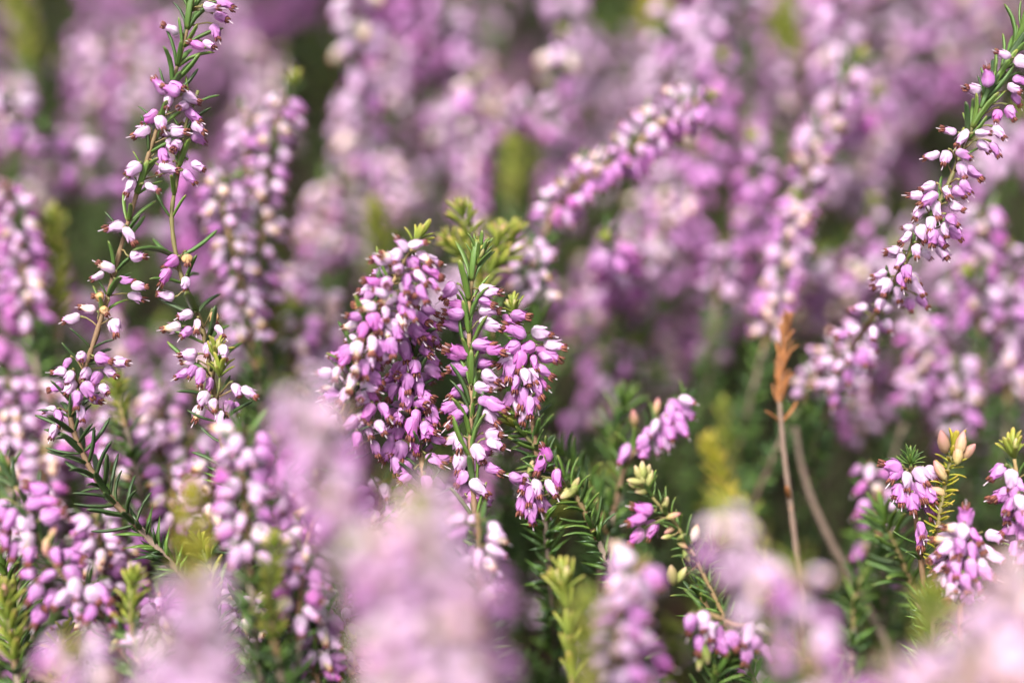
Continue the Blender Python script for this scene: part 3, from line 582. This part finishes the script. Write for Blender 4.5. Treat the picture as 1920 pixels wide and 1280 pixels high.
# orange dead shoot and a bare twig
r_ = sprig('dead_shoot', 'upright dead brown twig with a rusty orange withered leaf tip, right of centre',
      [(1500, 1090), (1484, 960), (1470, 850), (1462, 755), (1466, 690), (1474, 618)], .345, stem='grey', srad=.6, group=None, cat='dead shoot',
      leaves=[(0,.68,1,2.2,4,5.4,14,'rust'),(0,.60,.68,3,2,7,45,'rust'),(0,.28,.36,6,1,6,60,'rust')], tips=[(0,6,4,14,'rust',None)])
sprig('bare_twig', 'bare grey-brown twig arching through the dark gap beside the rusty shoot', [(1625, 1130), (1560, 1020), (1520, 930), (1500, 860), (1492, 800)], .365, stem='grey', srad=.85, group=None, cat='twig')
sprig('bare_twig', 'bare grey woody twig crossing the lower left corner', [(150, 1300), (60, 1262), (10, 1225), (-60, 1180)], .305, stem='grey', srad=.8, group=None, cat='twig')
# ================================================================== softly blurred stems behind the sharp ones
def soft(label, path, D, n=46, mix=LIL, tier=2, tip=None, name='heather_spike', leaf='leaf', lt=(0, 1), topcream=1, t=(.15, 1), ln=7, per=3, group='softly blurred heather spikes', **k):
    sprig(name, label, path, D, tier=tier, mix=mix, rand=[(0, t[0], t[1], n, {'topcream': topcream})],
          leaves=[(0, lt[0], lt[1], 4.5, per, ln, 42, leaf)], tips=[(0, 10, 4.5, 45, tip, None)] if tip else (), group=group, **k)
soft('soft pink heather spike just behind the stem with withered orange bells', [(480, 700), (462, 590), (440, 480), (415, 370), (425, 330)], .362, 70, PALE)
soft('soft slender lilac heather spike with an orange-green tip, upper left', [(500, 650), (485, 540), (492, 440), (500, 330), (525, 220), (545, 165)], .372, 62, LIL, tip='lime')
soft('small soft pale bell cluster left of the slender orange-tipped spike', [(470, 330), (462, 260), (468, 205)], .38, 15, PALE)
soft('broad soft lilac heather spike with white crown, right of centre', [(1430, 660), (1455, 560), (1480, 460), (1498, 370)], .382, 92, (('lilac', 6), ('pale', 2)))
soft('soft heather stem with separated lilac clumps above the broad white-crowned spike', [(1500, 420), (1515, 320), (1545, 240), (1590, 150), (1605, 120)], .395, 48, LIL, tip='lime', ln=9)
soft('tall pale pink blurred heather spike at upper right', [(1600, 460), (1635, 300), (1655, 160), (1665, 50)], .47, 84, PALE)
soft('blurred lilac heather spike below the slanting cream-topped one', [(1170, 600), (1210, 500), (1255, 420), (1300, 360)], .415, 56, LIL)
soft('short blurred heather tuft of pink bells left of the broad white-crowned spike', [(1345, 560), (1350, 500), (1356, 445)], .40, 28, LIL)
soft('blurred pale lilac heather spike leaning right behind the white bell cluster', [(1070, 640), (1130, 540), (1185, 440)], .425, 54, PALE)
soft('blurred arching heather spike with white top and green hollow, above centre', [(870, 470), (880, 340), (905, 250), (970, 205), (1045, 240)], .44, 88, PINK, tip=None)
soft('blurred white-pink heather spike top behind the slanting cream-topped spike', [(1245, 260), (1265, 160), (1285, 95)], .455, 46, PALE)
soft('blurred pink heather spike below the long right-edge spike', [(1840, 640), (1830, 520), (1845, 390)], .385, 60, LIL)
soft('blurred lilac spike in the mass below the long right-edge spike', [(1700, 780), (1730, 680), (1720, 590)], .385, 50, LIL)
soft('blurred heather spike with a whitish clump, right of the rusty shoot', [(1790, 820), (1795, 740), (1785, 670)], .38, 34, PALE)
soft('blurred purple heather spike at the right edge, middle height', [(1890, 760), (1885, 640), (1900, 520)], .39, 54, PINK)
soft('sparse blurred heather spike leaning over behind the rusty orange tip', [(1500, 760), (1540, 690), (1620, 640)], .37, 34, PALE)
soft('blurred purple heather clump in the shade right of the magenta-centred spike', [(1130, 800), (1125, 720), (1135, 650)], .425, 38, (('lilac', 1),))
soft('blurred dusky heather clump above the dark green hollow', [(1240, 760), (1250, 690), (1270, 600)], .44, 44, (('lilac', 4), ('magenta', 1)))
soft('blurred bright pink heather spike at the left edge with a lime tip beside it', [(60, 640), (45, 520), (35, 430), (5, 340)], .372, 64, PINK)
soft('blurred lilac heather spike at the left edge, below middle height', [(20, 900), (30, 800), (15, 700)], .362, 44, LIL)
soft('blurred pink-magenta heather clump behind the tall left stem, low down', [(215, 900), (212, 840), (208, 785)], .355, 26, PINK)
soft('dim lilac heather clump behind the curved leafy foot of the tall left stem', [(300, 1090), (290, 1000), (300, 900)], .36, 44, LIL)
soft('blurred lilac heather spike left of the curved leafy stem foot', [(80, 980), (80, 900), (90, 830)], .36, 36, LIL)
soft('dim purple heather clump between the lower left spike and the lime blob', [(230, 1140), (235, 1060), (225, 980)], .35, 40, (('lilac', 1),))
soft('blurred lilac heather clump behind the lower centre foreground blooms', [(330, 960), (345, 880), (360, 810)], .37, 38, LIL)
soft('half-sharp lilac heather spike with many small bells, left of the big pink blur', [(470, 1090), (462, 980), (452, 880), (458, 800)], .292, 52, LIL)
soft('half-sharp lilac heather spike below the big pink blur', [(560, 1200), (565, 1090), (580, 990), (620, 940)], .298, 46, LIL)
soft('shadowed purple heather clump at the bottom, left of centre', [(600, 1330), (590, 1220), (600, 1130)], .305, 34, PINK)
soft('half-sharp pale heather spike foot just below the central stem', [(905, 1130), (900, 1040), (895, 960)], .30, 22, PALE)
soft('soft white-pink heather cluster at the bottom, above the row of hanging bells', [(1160, 1290), (1160, 1180), (1175, 1100), (1215, 1045)], .272, 44, PALE)
soft('soft magenta bells at the bottom edge, left of the row of hanging bells', [(1120, 1360), (1190, 1260), (1200, 1200)], .285, 20, PINK)
soft('blurred lone lilac bell pair in the dark hollow, right of the bare twig', [(1640, 1110), (1635, 1040), (1620, 1000)], .37, 8, (('lilac', 1),))
soft('blurred magenta-pink bud cluster left of the flat-tufted spike', [(1650, 1010), (1640, 930), (1632, 865)], .36, 16, PINK)
for lab, path, D, n, mx in (
  ('dim lilac spike behind the drooping lower left spike', [(150, 1290), (150, 1190), (165, 1090)], .335, 34, LIL),
  ('dim lilac spike right of the drooping lower left spike, near the bottom', [(300, 1290), (305, 1190), (300, 1110)], .335, 34, LIL),
  ('dim purple spike behind the pale foreground blur left of centre', [(430, 1290), (425, 1190), (405, 1100)], .33, 34, PINK),
  ('shaded lilac spike between the big pink blur and the central stems', [(690, 1120), (700, 1010), (720, 900)], .333, 40, LIL),
  ('shaded purple spike directly below the dense shaded lilac spike', [(770, 1080), (760, 980), (765, 900)], .338, 34, PINK),
  ('blurred pink spike left of the thick cream-topped spike', [(560, 760), (550, 670), (560, 590)], .385, 36, LIL),
  ('blurred pink spike leaning right, left of the thick spike top', [(540, 560), (580, 500), (650, 440)], .425, 40, PINK),
  ('blurred lilac clump above the spike leaning right at left of centre', [(580, 470), (600, 400), (610, 340)], .44, 34, LIL),
  ('pale blurred clump in the upper middle, left of centre', [(770, 420), (740, 350), (720, 290)], .44, 42, PALE),
  ('white blurred clump against a dark gap, upper left of centre', [(650, 330), (655, 250), (650, 180)], .455, 30, (('pale', 1),)),
  ('vivid blurred magenta clump against the dark gap near the top', [(830, 310), (825, 250), (820, 190)], .465, 26, (('magenta', 2), ('lilac', 2))),
  ('white blurred clump near the top edge, left of centre', [(730, 210), (735, 140), (735, 80)], .47, 32, (('pale', 1),)),
  ('blurred pink clump near the top edge, right of the white clump', [(920, 210), (900, 140), (890, 90)], .475, 34, LIL),
  ('blurred pink clump left of the broad white-crowned spike, high up', [(1410, 380), (1405, 300), (1400, 220)], .44, 34, PINK),
  ('vivid blurred magenta clump just left of the broad white-crowned spike', [(1415, 480), (1410, 420), (1412, 360)], .43, 20, (('magenta', 1),)),
  ('blurred lilac clump in the upper right, left of the tall pale spike', [(1460, 240), (1450, 170), (1450, 90)], .46, 34, LIL),
  ('pale blurred clump at the upper left edge', [(30, 290), (25, 210), (20, 140)], .455, 34, PALE),
  ('blurred pink clump near the top, left of the tall left stem', [(170, 220), (165, 140), (160, 70)], .465, 36, LIL),
  ('blurred pale spike behind the tall left stem, near the top', [(260, 230), (250, 130), (250, 50)], .455, 34, PALE),
  ('blurred lilac spike in the mass at the right, above the yellow-green shoot', [(1800, 860), (1780, 790), (1760, 720)], .40, 34, PINK),
  ('dusky blurred spike in the purple mass right of the rusty tip', [(1620, 840), (1600, 760), (1590, 690)], .405, 34, (('lilac', 4), ('magenta', 1))),
  ('blurred purple spike left of the broad white-crowned spike foot', [(1330, 700), (1340, 620), (1360, 560)], .43, 36, LIL),
  ('soft lilac clump beside the curved leafy foot, nearest the left edge', [(30, 1080), (20, 1000), (25, 930)], .345, 36, LIL),
  ('soft lilac clump just under the curved leafy foot of the tall left stem', [(190, 1120), (190, 1040), (180, 960)], .345, 36, PALE),
  ('soft pink clump between the curved leafy foot and the yellow blur', [(320, 1010), (325, 940), (320, 870)], .35, 36, LIL),
  ('soft lilac clump left of the half-sharp spike with many small bells', [(390, 1010), (395, 930), (395, 860)], .345, 34, LIL),
  ('soft lilac spike low behind the stem with withered orange bells', [(300, 860), (300, 790), (310, 720)], .372, 34, PALE),
  ('soft pink spike behind the lowest bells of the tall left stem', [(120, 860), (110, 790), (70, 720)], .365, 40, LIL),
  ('soft lilac clump left of the lime shoot at bottom left of centre', [(470, 1260), (465, 1190), (455, 1120)], .325, 30, PALE),
  ('soft lilac clump right of the lime shoot at bottom left of centre', [(640, 1270), (640, 1190), (650, 1110)], .32, 34, LIL),
  ('blurred lilac spike between the two left stems, halfway up', [(230, 700), (200, 620), (185, 540)], .40, 40, LIL),
  ('blurred pink spike between the slender spike and the thick cream-topped one', [(600, 700), (610, 620), (605, 540)], .40, 36, PALE),
): soft(lab, path, D, n, mx)
# green and yellow shoots
def shoot(label, path, D, mat, ln=5.5, tier=2, gap=2.0, spl=42, bud=None, tn=12):
    sprig('heather_shoot', label, path, D, tier=tier, stem='greenstem', leaves=[(0, .1, 1, gap, 4, ln, spl, mat)], tips=[(0, tn, ln*.85, 45, mat, bud)], group='young leafy heather shoots')
shoot('blurred lime shoot with orange tip beside the left edge spike', [(110, 640), (108, 520), (100, 420)], .38, 'lime')
shoot('lime green young shoot with peach buds at the lower left edge', [(30, 1260), (20, 1190), (12, 1130)], .303, 'lime', bud='peach')
shoot('green needle-leaved shoot at the lower left edge under the drooping spike', [(40, 1300), (30, 1160), (10, 1070)], .315, 'leaf', ln=8)
shoot('blurred yellow shoot standing left of the foreground blooms', [(365, 1100), (362, 1020), (360, 950)], .262, 'yellow', ln=5)
shoot('soft lime shoot between foreground blooms, left of the bottom centre', [(520, 1230), (505, 1130), (512, 1030)], .288, 'lime', ln=4.2)
shoot('blurred yellow-green shoot above the pale foreground bells, right of centre', [(1400, 1020), (1365, 930), (1335, 850)], .372, 'yellow', ln=6, spl=34)
shoot('blurred lime shoot in the foreground at the bottom, right of centre', [(1110, 1340), (1105, 1240), (1100, 1150)], .25, 'lime', ln=4.5)
shoot('slim lime shoot with a pointed yellow tip near the bottom, right of centre', [(1075, 1320), (1068, 1220), (1060, 1110)], .300, 'lime', ln=7, gap=4.5, spl=18, bud='bud')
shoot('blurred lime shoot before the pale lower right corner blooms', [(1730, 1300), (1735, 1220), (1745, 1130)], .255, 'lime', ln=5)
shoot('blurred grey-green leafy shoot below the flat-tufted spike', [(1720, 1120), (1690, 1050), (1665, 990)], .338, 'leaf', ln=9, spl=55)
shoot('blurred yellowish bud shoot above the small leaning spike', [(1370, 900), (1362, 830), (1358, 770)], .39, 'lime', ln=4)
shoot('soft green shoot at the dark bottom left of centre', [(540, 1300), (560, 1240), (555, 1180)], .31, 'leaf', ln=7)
shoot('blurred yellow-green shoot at the top left corner', [(60, 140), (50, 60), (30, 0)], .47, 'lime', ln=8)
shoot('blurred green shoot at the top right, left of the tall pale spike', [(1490, 160), (1480, 90), (1470, 30)], .47, 'lime', ln=8)
shoot('blurred lime shoot in the hollow of the arching spike', [(960, 400), (958, 340), (957, 280)], .43, 'lime', ln=5)
shoot('blurred lime shoot at the top edge right of centre', [(1230, 120), (1225, 50), (1222, -10)], .48, 'yellow', ln=7)
shoot('blurred green shoot in the gap left of the central lime shoot', [(720, 560), (712, 480), (705, 410)], .42, 'lime', ln=7)
shoot('blurred green shoot at the foot of the slender orange-tipped spike', [(520, 720), (510, 640), (515, 590)], .38, 'lime', ln=7)
shoot('blurred lime shoot low behind the tall left stem', [(235, 800), (225, 760), (220, 730)], .345, 'lime', ln=5)
for lab_, path_, D_, mat_ in (('small lime shoot below the drooping lower left spike', [(120, 1330), (110, 1260), (118, 1200)], .31, 'lime'),
  ('bright lime shoot left of the half-sharp lilac spikes', [(400, 1130), (395, 1070), (380, 1030)], .315, 'lime'),
  ('lime shoot tip beside the pale foreground blur at the lower left', [(250, 1190), (245, 1140), (250, 1095)], .30, 'lime'),
  ('fresh green shoot below the big pink foreground blur', [(500, 1240), (515, 1180), (545, 1140)], .305, 'leaf'),
  ('green leafy shoot at the bottom edge below the row of hanging bells', [(1330, 1330), (1345, 1260), (1390, 1215)], .307, 'leaf'),
  ('green leafy shoot in the dark hollow left of the flat-tufted spike', [(1600, 1200), (1605, 1110), (1640, 1050)], .35, 'leaf'),
  ('low grassy green shoot in the middle of the dark hollow', [(1450, 1150), (1430, 1050), (1400, 960)], .37, 'lime'),
  ('leafy green shoot just right of the budding shoot', [(1330, 1150), (1310, 1090), (1345, 1030)], .318, 'leaf')): shoot(lab_, path_, D_, mat_, ln=4.6 if mat_ == 'lime' else 6.5)
shoot('leafy dark green shoot in the hollow below the small leaning spike', [(1140, 1000), (1110, 920), (1060, 860)], .345, 'leaf', ln=7.5)
shoot('leafy green shoot rising behind the small leaning spike', [(1160, 900), (1150, 820), (1165, 770)], .36, 'leaf', ln=7.5)
# strongly blurred foreground
FORE = (('pale', 7), ('lilac', 2.5), ('cream', 1))
def fore(label, path, D, n, mix=PALE, **k): soft(label, path, .32-(.32-D)*.96, int(n*1.15), FORE if mix is PALE else mix, tier=2, t=(.0, 1), lt=(0, 1), ln=6, leaf='lime', per=2, group='blurred foreground heather spikes', **k)
fore('large pink foreground blur left of the thick central spikes', [(640, 1010), (610, 880), (575, 780), (555, 725)], .222, 34, LIL)
fore('largest pale foreground blur at the bottom centre', [(830, 1380), (820, 1220), (800, 1080), (780, 960)], .205, 52, PALE)
fore('pale foreground blur right beside the largest one at the bottom centre', [(900, 1330), (890, 1200), (880, 1080)], .215, 26, LIL)
fore('pale pink foreground blur at the bottom, left of centre', [(390, 1370), (380, 1230), (365, 1130), (350, 1075)], .215, 36, PALE)
fore('whitish foreground blur at the bottom left', [(190, 1360), (150, 1260), (125, 1190)], .24, 24, PALE)
fore('pale violet foreground blur above the row of hanging bells', [(1425, 1120), (1405, 1070), (1370, 1010), (1345, 960)], .232, 17, PALE)
fore('pink foreground blur at the bottom, right of the row of hanging bells', [(1530, 1370), (1520, 1250), (1505, 1140), (1490, 1060)], .235, 30, LIL)
fore('broad pale pink foreground blur slanting across the lower right corner', [(1640, 1420), (1780, 1280), (1870, 1180), (1960, 1070)], .21, 60, PALE)
fore('pale foreground blur along the bottom edge, left of the lower right corner', [(1640, 1400), (1660, 1320), (1690, 1260)], .225, 14, LIL)
fore('foreground blur with a cream-peach top, just left of the largest one at the bottom centre', [(740, 1380), (745, 1230), (730, 1110), (700, 1010)], .213, 40, CREAM)
fore('cream-topped foreground blur between the largest one and the central stem', [(870, 1180), (840, 1060), (800, 950), (780, 900)], .222, 26, CREAM)
fore('pale foreground blur under the big pink one, left of the thick spike', [(680, 1080), (650, 980), (625, 880)], .228, 24, PALE)
fore('small whitish foreground blur at the bottom edge, between the left blurs', [(300, 1380), (310, 1290), (320, 1200)], .22, 24, PALE)
fore('pale foreground blur at the right edge of the lower right corner', [(1800, 1420), (1880, 1300), (1960, 1200)], .208, 44, PALE)
fore('pink foreground blur low in the lower right corner', [(1700, 1440), (1790, 1340), (1860, 1260)], .215, 40, PALE)
# ================================================================== the heather field behind and around
random.seed(77)
def gap_px(x, y, D):
    """places where the photograph looks into the dark hollow between the stems"""
    if 1030 < x < 1720 and 770 < y < 1130 and D < .50: return True
    for gx, gy, gr in ((600, 330, 75), (560, 400, 60), (700, 425, 60), (800, 300, 55), (770, 250, 50), (85, 250, 60), (150, 400, 60), (690, 215, 30), (1060, 330, 35), (110, 560, 50), (1480, 40, 60), (230, 700, 60), (1700, 830, 50)):
        if (x-gx)**2+(y-gy)**2 < gr*gr: return True
    return False
def make_low_spike(nf, mix, leafmat, H, seed):
    random.seed(seed); bl = MB(); lf = MB(); st = MB()
    bx, by = rnd(-.06, .06), rnd(-.06, .06)
    P = Path(catmull([Vector((0, 0, 0)), Vector((bx*.2, by*.2, H*.4)), Vector((bx*.6, by*.6, H*.75)), Vector((bx, by, H))]))
    tube(st, P.p, [.8*MM*(1-.6*i/len(P.p)) for i in range(len(P.p))], 'grey_s', 4)
    t0 = 1-rnd(.03, .085)/H; ph = 0; clump = rnd(0, .022)
    for i in range(nf):
        t = t0+(1-t0)*(i+.5)/nf; t = t+clump*math.sin(t*70+seed); pt, tg = P.ev(t); ph += 2.4+rnd(-.4, .4)
        rad = Vector((math.cos(ph), math.sin(ph), 0)); d = (rad*rnd(.6, 1)+DOWN*rnd(.25, .85)).normalized()
        mx = mix
        bl.merge(LOW[pick(mx), random.randrange(5)], mtx(pt+rad*rnd(1.4, 2.6)*MM+d*BL*.5, d, -DOWN, rnd(.95, 1.1), rnd(0, 6)))
    for i in range(64):
        t = rnd(.25, 1.0); pt, tg = P.ev(t); a = rnd(0, 6.28); rad = Vector((math.cos(a), math.sin(a), 0)); sp = rnd(.5, 1.0)
        d = tg*math.cos(sp)+rad*math.sin(sp); lf.merge(LEAFLOW[leafmat if random.random() < .7 else 'leafdark'], mtx(pt, d, tg, rnd(6, 9)*MM))
    for i in range(10):
        a = i*2.4; rad = Vector((math.cos(a), math.sin(a), 0)); d = (tg+rad*.06*i).normalized(); lf.merge(LEAFLOW['lime'], mtx(P.p[-1], d, rad, 4.5*MM))
    TOPS.append((P.ev(1)[0].copy(), P.ev(.7)[0].copy())); return st, bl, lf
TOPS = []; VAR = []
mixes = [LIL, PALE, PINK, LIL, (('pale', 1),), (('lilac', 5), ('magenta', 2)), LIL, CREAM, PINK, LIL, (('pale', 5), ('cream', 1)), LIL, (('magenta', 1), ('lilac', 1)), PALE]
for i, mx in enumerate(mixes):
    st, bl, lf = make_low_spike((46, 34, 52, 24, 40, 48, 30, 44, 56, 38, 50, 22, 36, 28)[i], mx, 'leaf', .19, 900+i); VAR.append((st, bl, lf, st.mesh('stem'), bl.mesh('bloom'), lf.mesh('foliage'), TOPS[-1][0], TOPS[-1][1]))
def make_green(seed, mat, nl=150, H=.16):
    random.seed(seed); lf = MB(); st = MB()
    P = Path(catmull([Vector((0, 0, 0)), Vector((rnd(-.02, .02), rnd(-.02, .02), H*.5)), Vector((rnd(-.04, .04), rnd(-.04, .04), H))]))
    tube(st, P.p, [.8*MM*(1-.6*i/len(P.p)) for i in range(len(P.p))], 'grey_s', 4)
    for i in range(nl):
        t = rnd(.3, 1.0); pt, tg = P.ev(t); a = rnd(0, 6.28); u = tg.orthogonal().normalized(); rad = u*math.cos(a)+tg.cross(u)*math.sin(a); sp = rnd(.5, 1.1)
        lf.merge(LEAFLOW[mat if random.random() < .75 else 'leafdark'], mtx(pt, tg*math.cos(sp)+rad*math.sin(sp), tg, rnd(6, 9)*MM))
    lf.merge(st, Matrix.Identity(4)); return lf
GREEN = [make_green(700+i, m_) for i, m_ in enumerate(('leaf', 'leafdark', 'leaf', 'lime', 'leafdark', 'leaf', 'lime'))]
def make_twig(seed):
    random.seed(seed); mb = MB(); q = [Vector((0, 0, 0))]
    for i in range(5): q.append(q[-1]+Vector((rnd(-.018, .018), rnd(-.018, .018), rnd(.01, .032))))
    tube(mb, catmull(q, 4), [.7*MM*(1-.6*i/21) for i in range(21)], 'grey_s', 5)
    for i in range(14):
        t = random.choice(q[1:]); mb.merge(LEAFLOW['rust'], mtx(t, Vector((rnd(-1, 1), rnd(-1, 1), rnd(-.4, 1))), -DOWN, rnd(3, 6)*MM))
    return mb
GREEN += [make_twig(740+i) for i in range(2)]
random.seed(78)
cands = []; GS = .0275
y = -.12
while y < 1.2:
    x = -.7
    while x < .7:
        X, Y = x+rnd(-.5, .5)*GS, y+rnd(-.5, .5)*GS
        x += GS
        hgt = .19*rnd(.74, 1.16)*(1+.55*min(1, max(0, (Y-.32)/.35))); rx, ry, rz = rnd(-.55, .4), rnd(-.45, .8), rnd(0, 6.28); k = random.randrange(len(VAR))
        drop = random.random() < .12+.34*math.sin(X*37+1)*math.sin(Y*31+X*9)
        for fac in (1, .86, .74, .62):
          hgt_ = hgt*fac
          TM = Matrix.Translation((X, Y, 0)) @ Euler((rx, ry, 0)).to_matrix().to_4x4() @ Matrix.Rotation(rz, 4, 'Z') @ Matrix.Scale(hgt_/.19, 4)
          top = TM @ VAR[k][6]; mid = TM @ VAR[k][7]
          if (top-CAM).length < .19 or (mid-CAM).length < .19: continue
          pr = proj(top); pm = proj(mid); keep = True; infr = False
          if pr:
            px, py, D = pr; infr = -60 < px < 1980 and -120 < py < 1400
            near = -500 < px < 2420 and -500 < py < 1900
            lim = .345 if (px < 640 and py > 640) else (.37 if (px > 1050 and py > 420) or px < 400 else .395)
            if near and (D < lim or (pm and pm[2] < lim-.015)): keep = False
            if pm and (gap_px(*pr) or gap_px(*pm)): keep = False
          if keep and not drop: cands.append((pr[2] if pr else 9, infr, TM, k, (rx, ry, rz), pr)); break
    y += GS
cands.sort(key=lambda c: (not c[1], c[0]))
things = [c for c in cands if c[1]][:260]; rest = [c for c in cands if not c[1]]+[c for c in cands if c[1]][260:]
def ordinal(n): return str(n)+('th' if 10 < n % 100 < 14 else {1: 'st', 2: 'nd', 3: 'rd'}.get(n % 10, 'th'))
BANDS = ((110, 'along the top edge'), (270, 'just below the top edge'), (460, 'in the upper middle'), (760, 'across the middle'), (9999, 'in the lower part'))
TINT = ['lilac', 'pale pink', 'strong pink', 'lilac', 'whitish', 'magenta-tinged', 'lilac', 'cream-flecked', 'strong pink', 'lilac', 'whitish', 'lilac', 'magenta', 'pale pink']
rows = {}
for c in things:
    b = next(t for l, t in BANDS if c[5][1] < l); rows.setdefault((b, TINT[c[3]]), []).append(c)
for (band, tint), lst in rows.items():
    lst.sort(key=lambda c: c[5][0])
    for n_, (D, infr, TM, k, rot, pr) in enumerate(lst):
        ms, mb_, ml = VAR[k][3:6]
        root = bpy.data.objects.new('heather_spike', None); COL.objects.link(root); root.empty_display_size = .01
        root.matrix_world = TM
        setp(root, 'blurred %s spike, %s of its tint from the left %s' % (tint, ordinal(n_+1), band), 'heather', 'blurred heather spikes of the background mass')
        link('stem', ms, root)
        o = link('bloom', mb_, root); o['kind'] = 'stuff'; o = link('foliage', ml, root); o['kind'] = 'stuff'
far = Bulk()
for D, infr, TM, k, rot, pr in rest:
    if D > 1.0 and random.random() < .3: continue
    far.merge(VAR[k][1], TM)
    if D < .8 or random.random() < .5: far.merge(VAR[k][2], TM)
fo = link('distant_heather', far.mesh('distant_heather'), None); setp(fo, 'mass of out-of-focus heather filling the field beyond and around', 'heather', None, 'stuff')
ug = Bulk(); y = -.1
while y < .95:
    x = -.6
    while x < .6:
        X, Y = x+rnd(-.012, .012), y+rnd(-.012, .012); x += .023
        s = rnd(.55, .98); top = Vector((X, Y, .16*s)); pr = proj(top)
        if (top-CAM).length < .2: continue
        if pr and pr[2] < .34 and -300 < pr[0] < 2200 and pr[1] < 1250: s *= .6
        elif pr and pr[2] < .43 and pr[0] < 760: s *= .72
        if random.random() < .12: continue
        ug.merge(random.choice(GREEN), Matrix.Translation((X, Y, 0)) @ Matrix.Rotation(rnd(0, 6.28), 4, 'Z') @ Matrix.Scale(s, 4))
    y += .023
uo = link('undergrowth', ug.mesh('undergrowth'), None); setp(uo, 'dark green needle-leaved heather undergrowth below the flowers', 'undergrowth', None, 'stuff')
print('TRIS far', far.tris, 'ug', ug.tris, 'objs', len(bpy.data.objects), 'cands', len(cands), 'infr', sum(c[1] for c in cands))
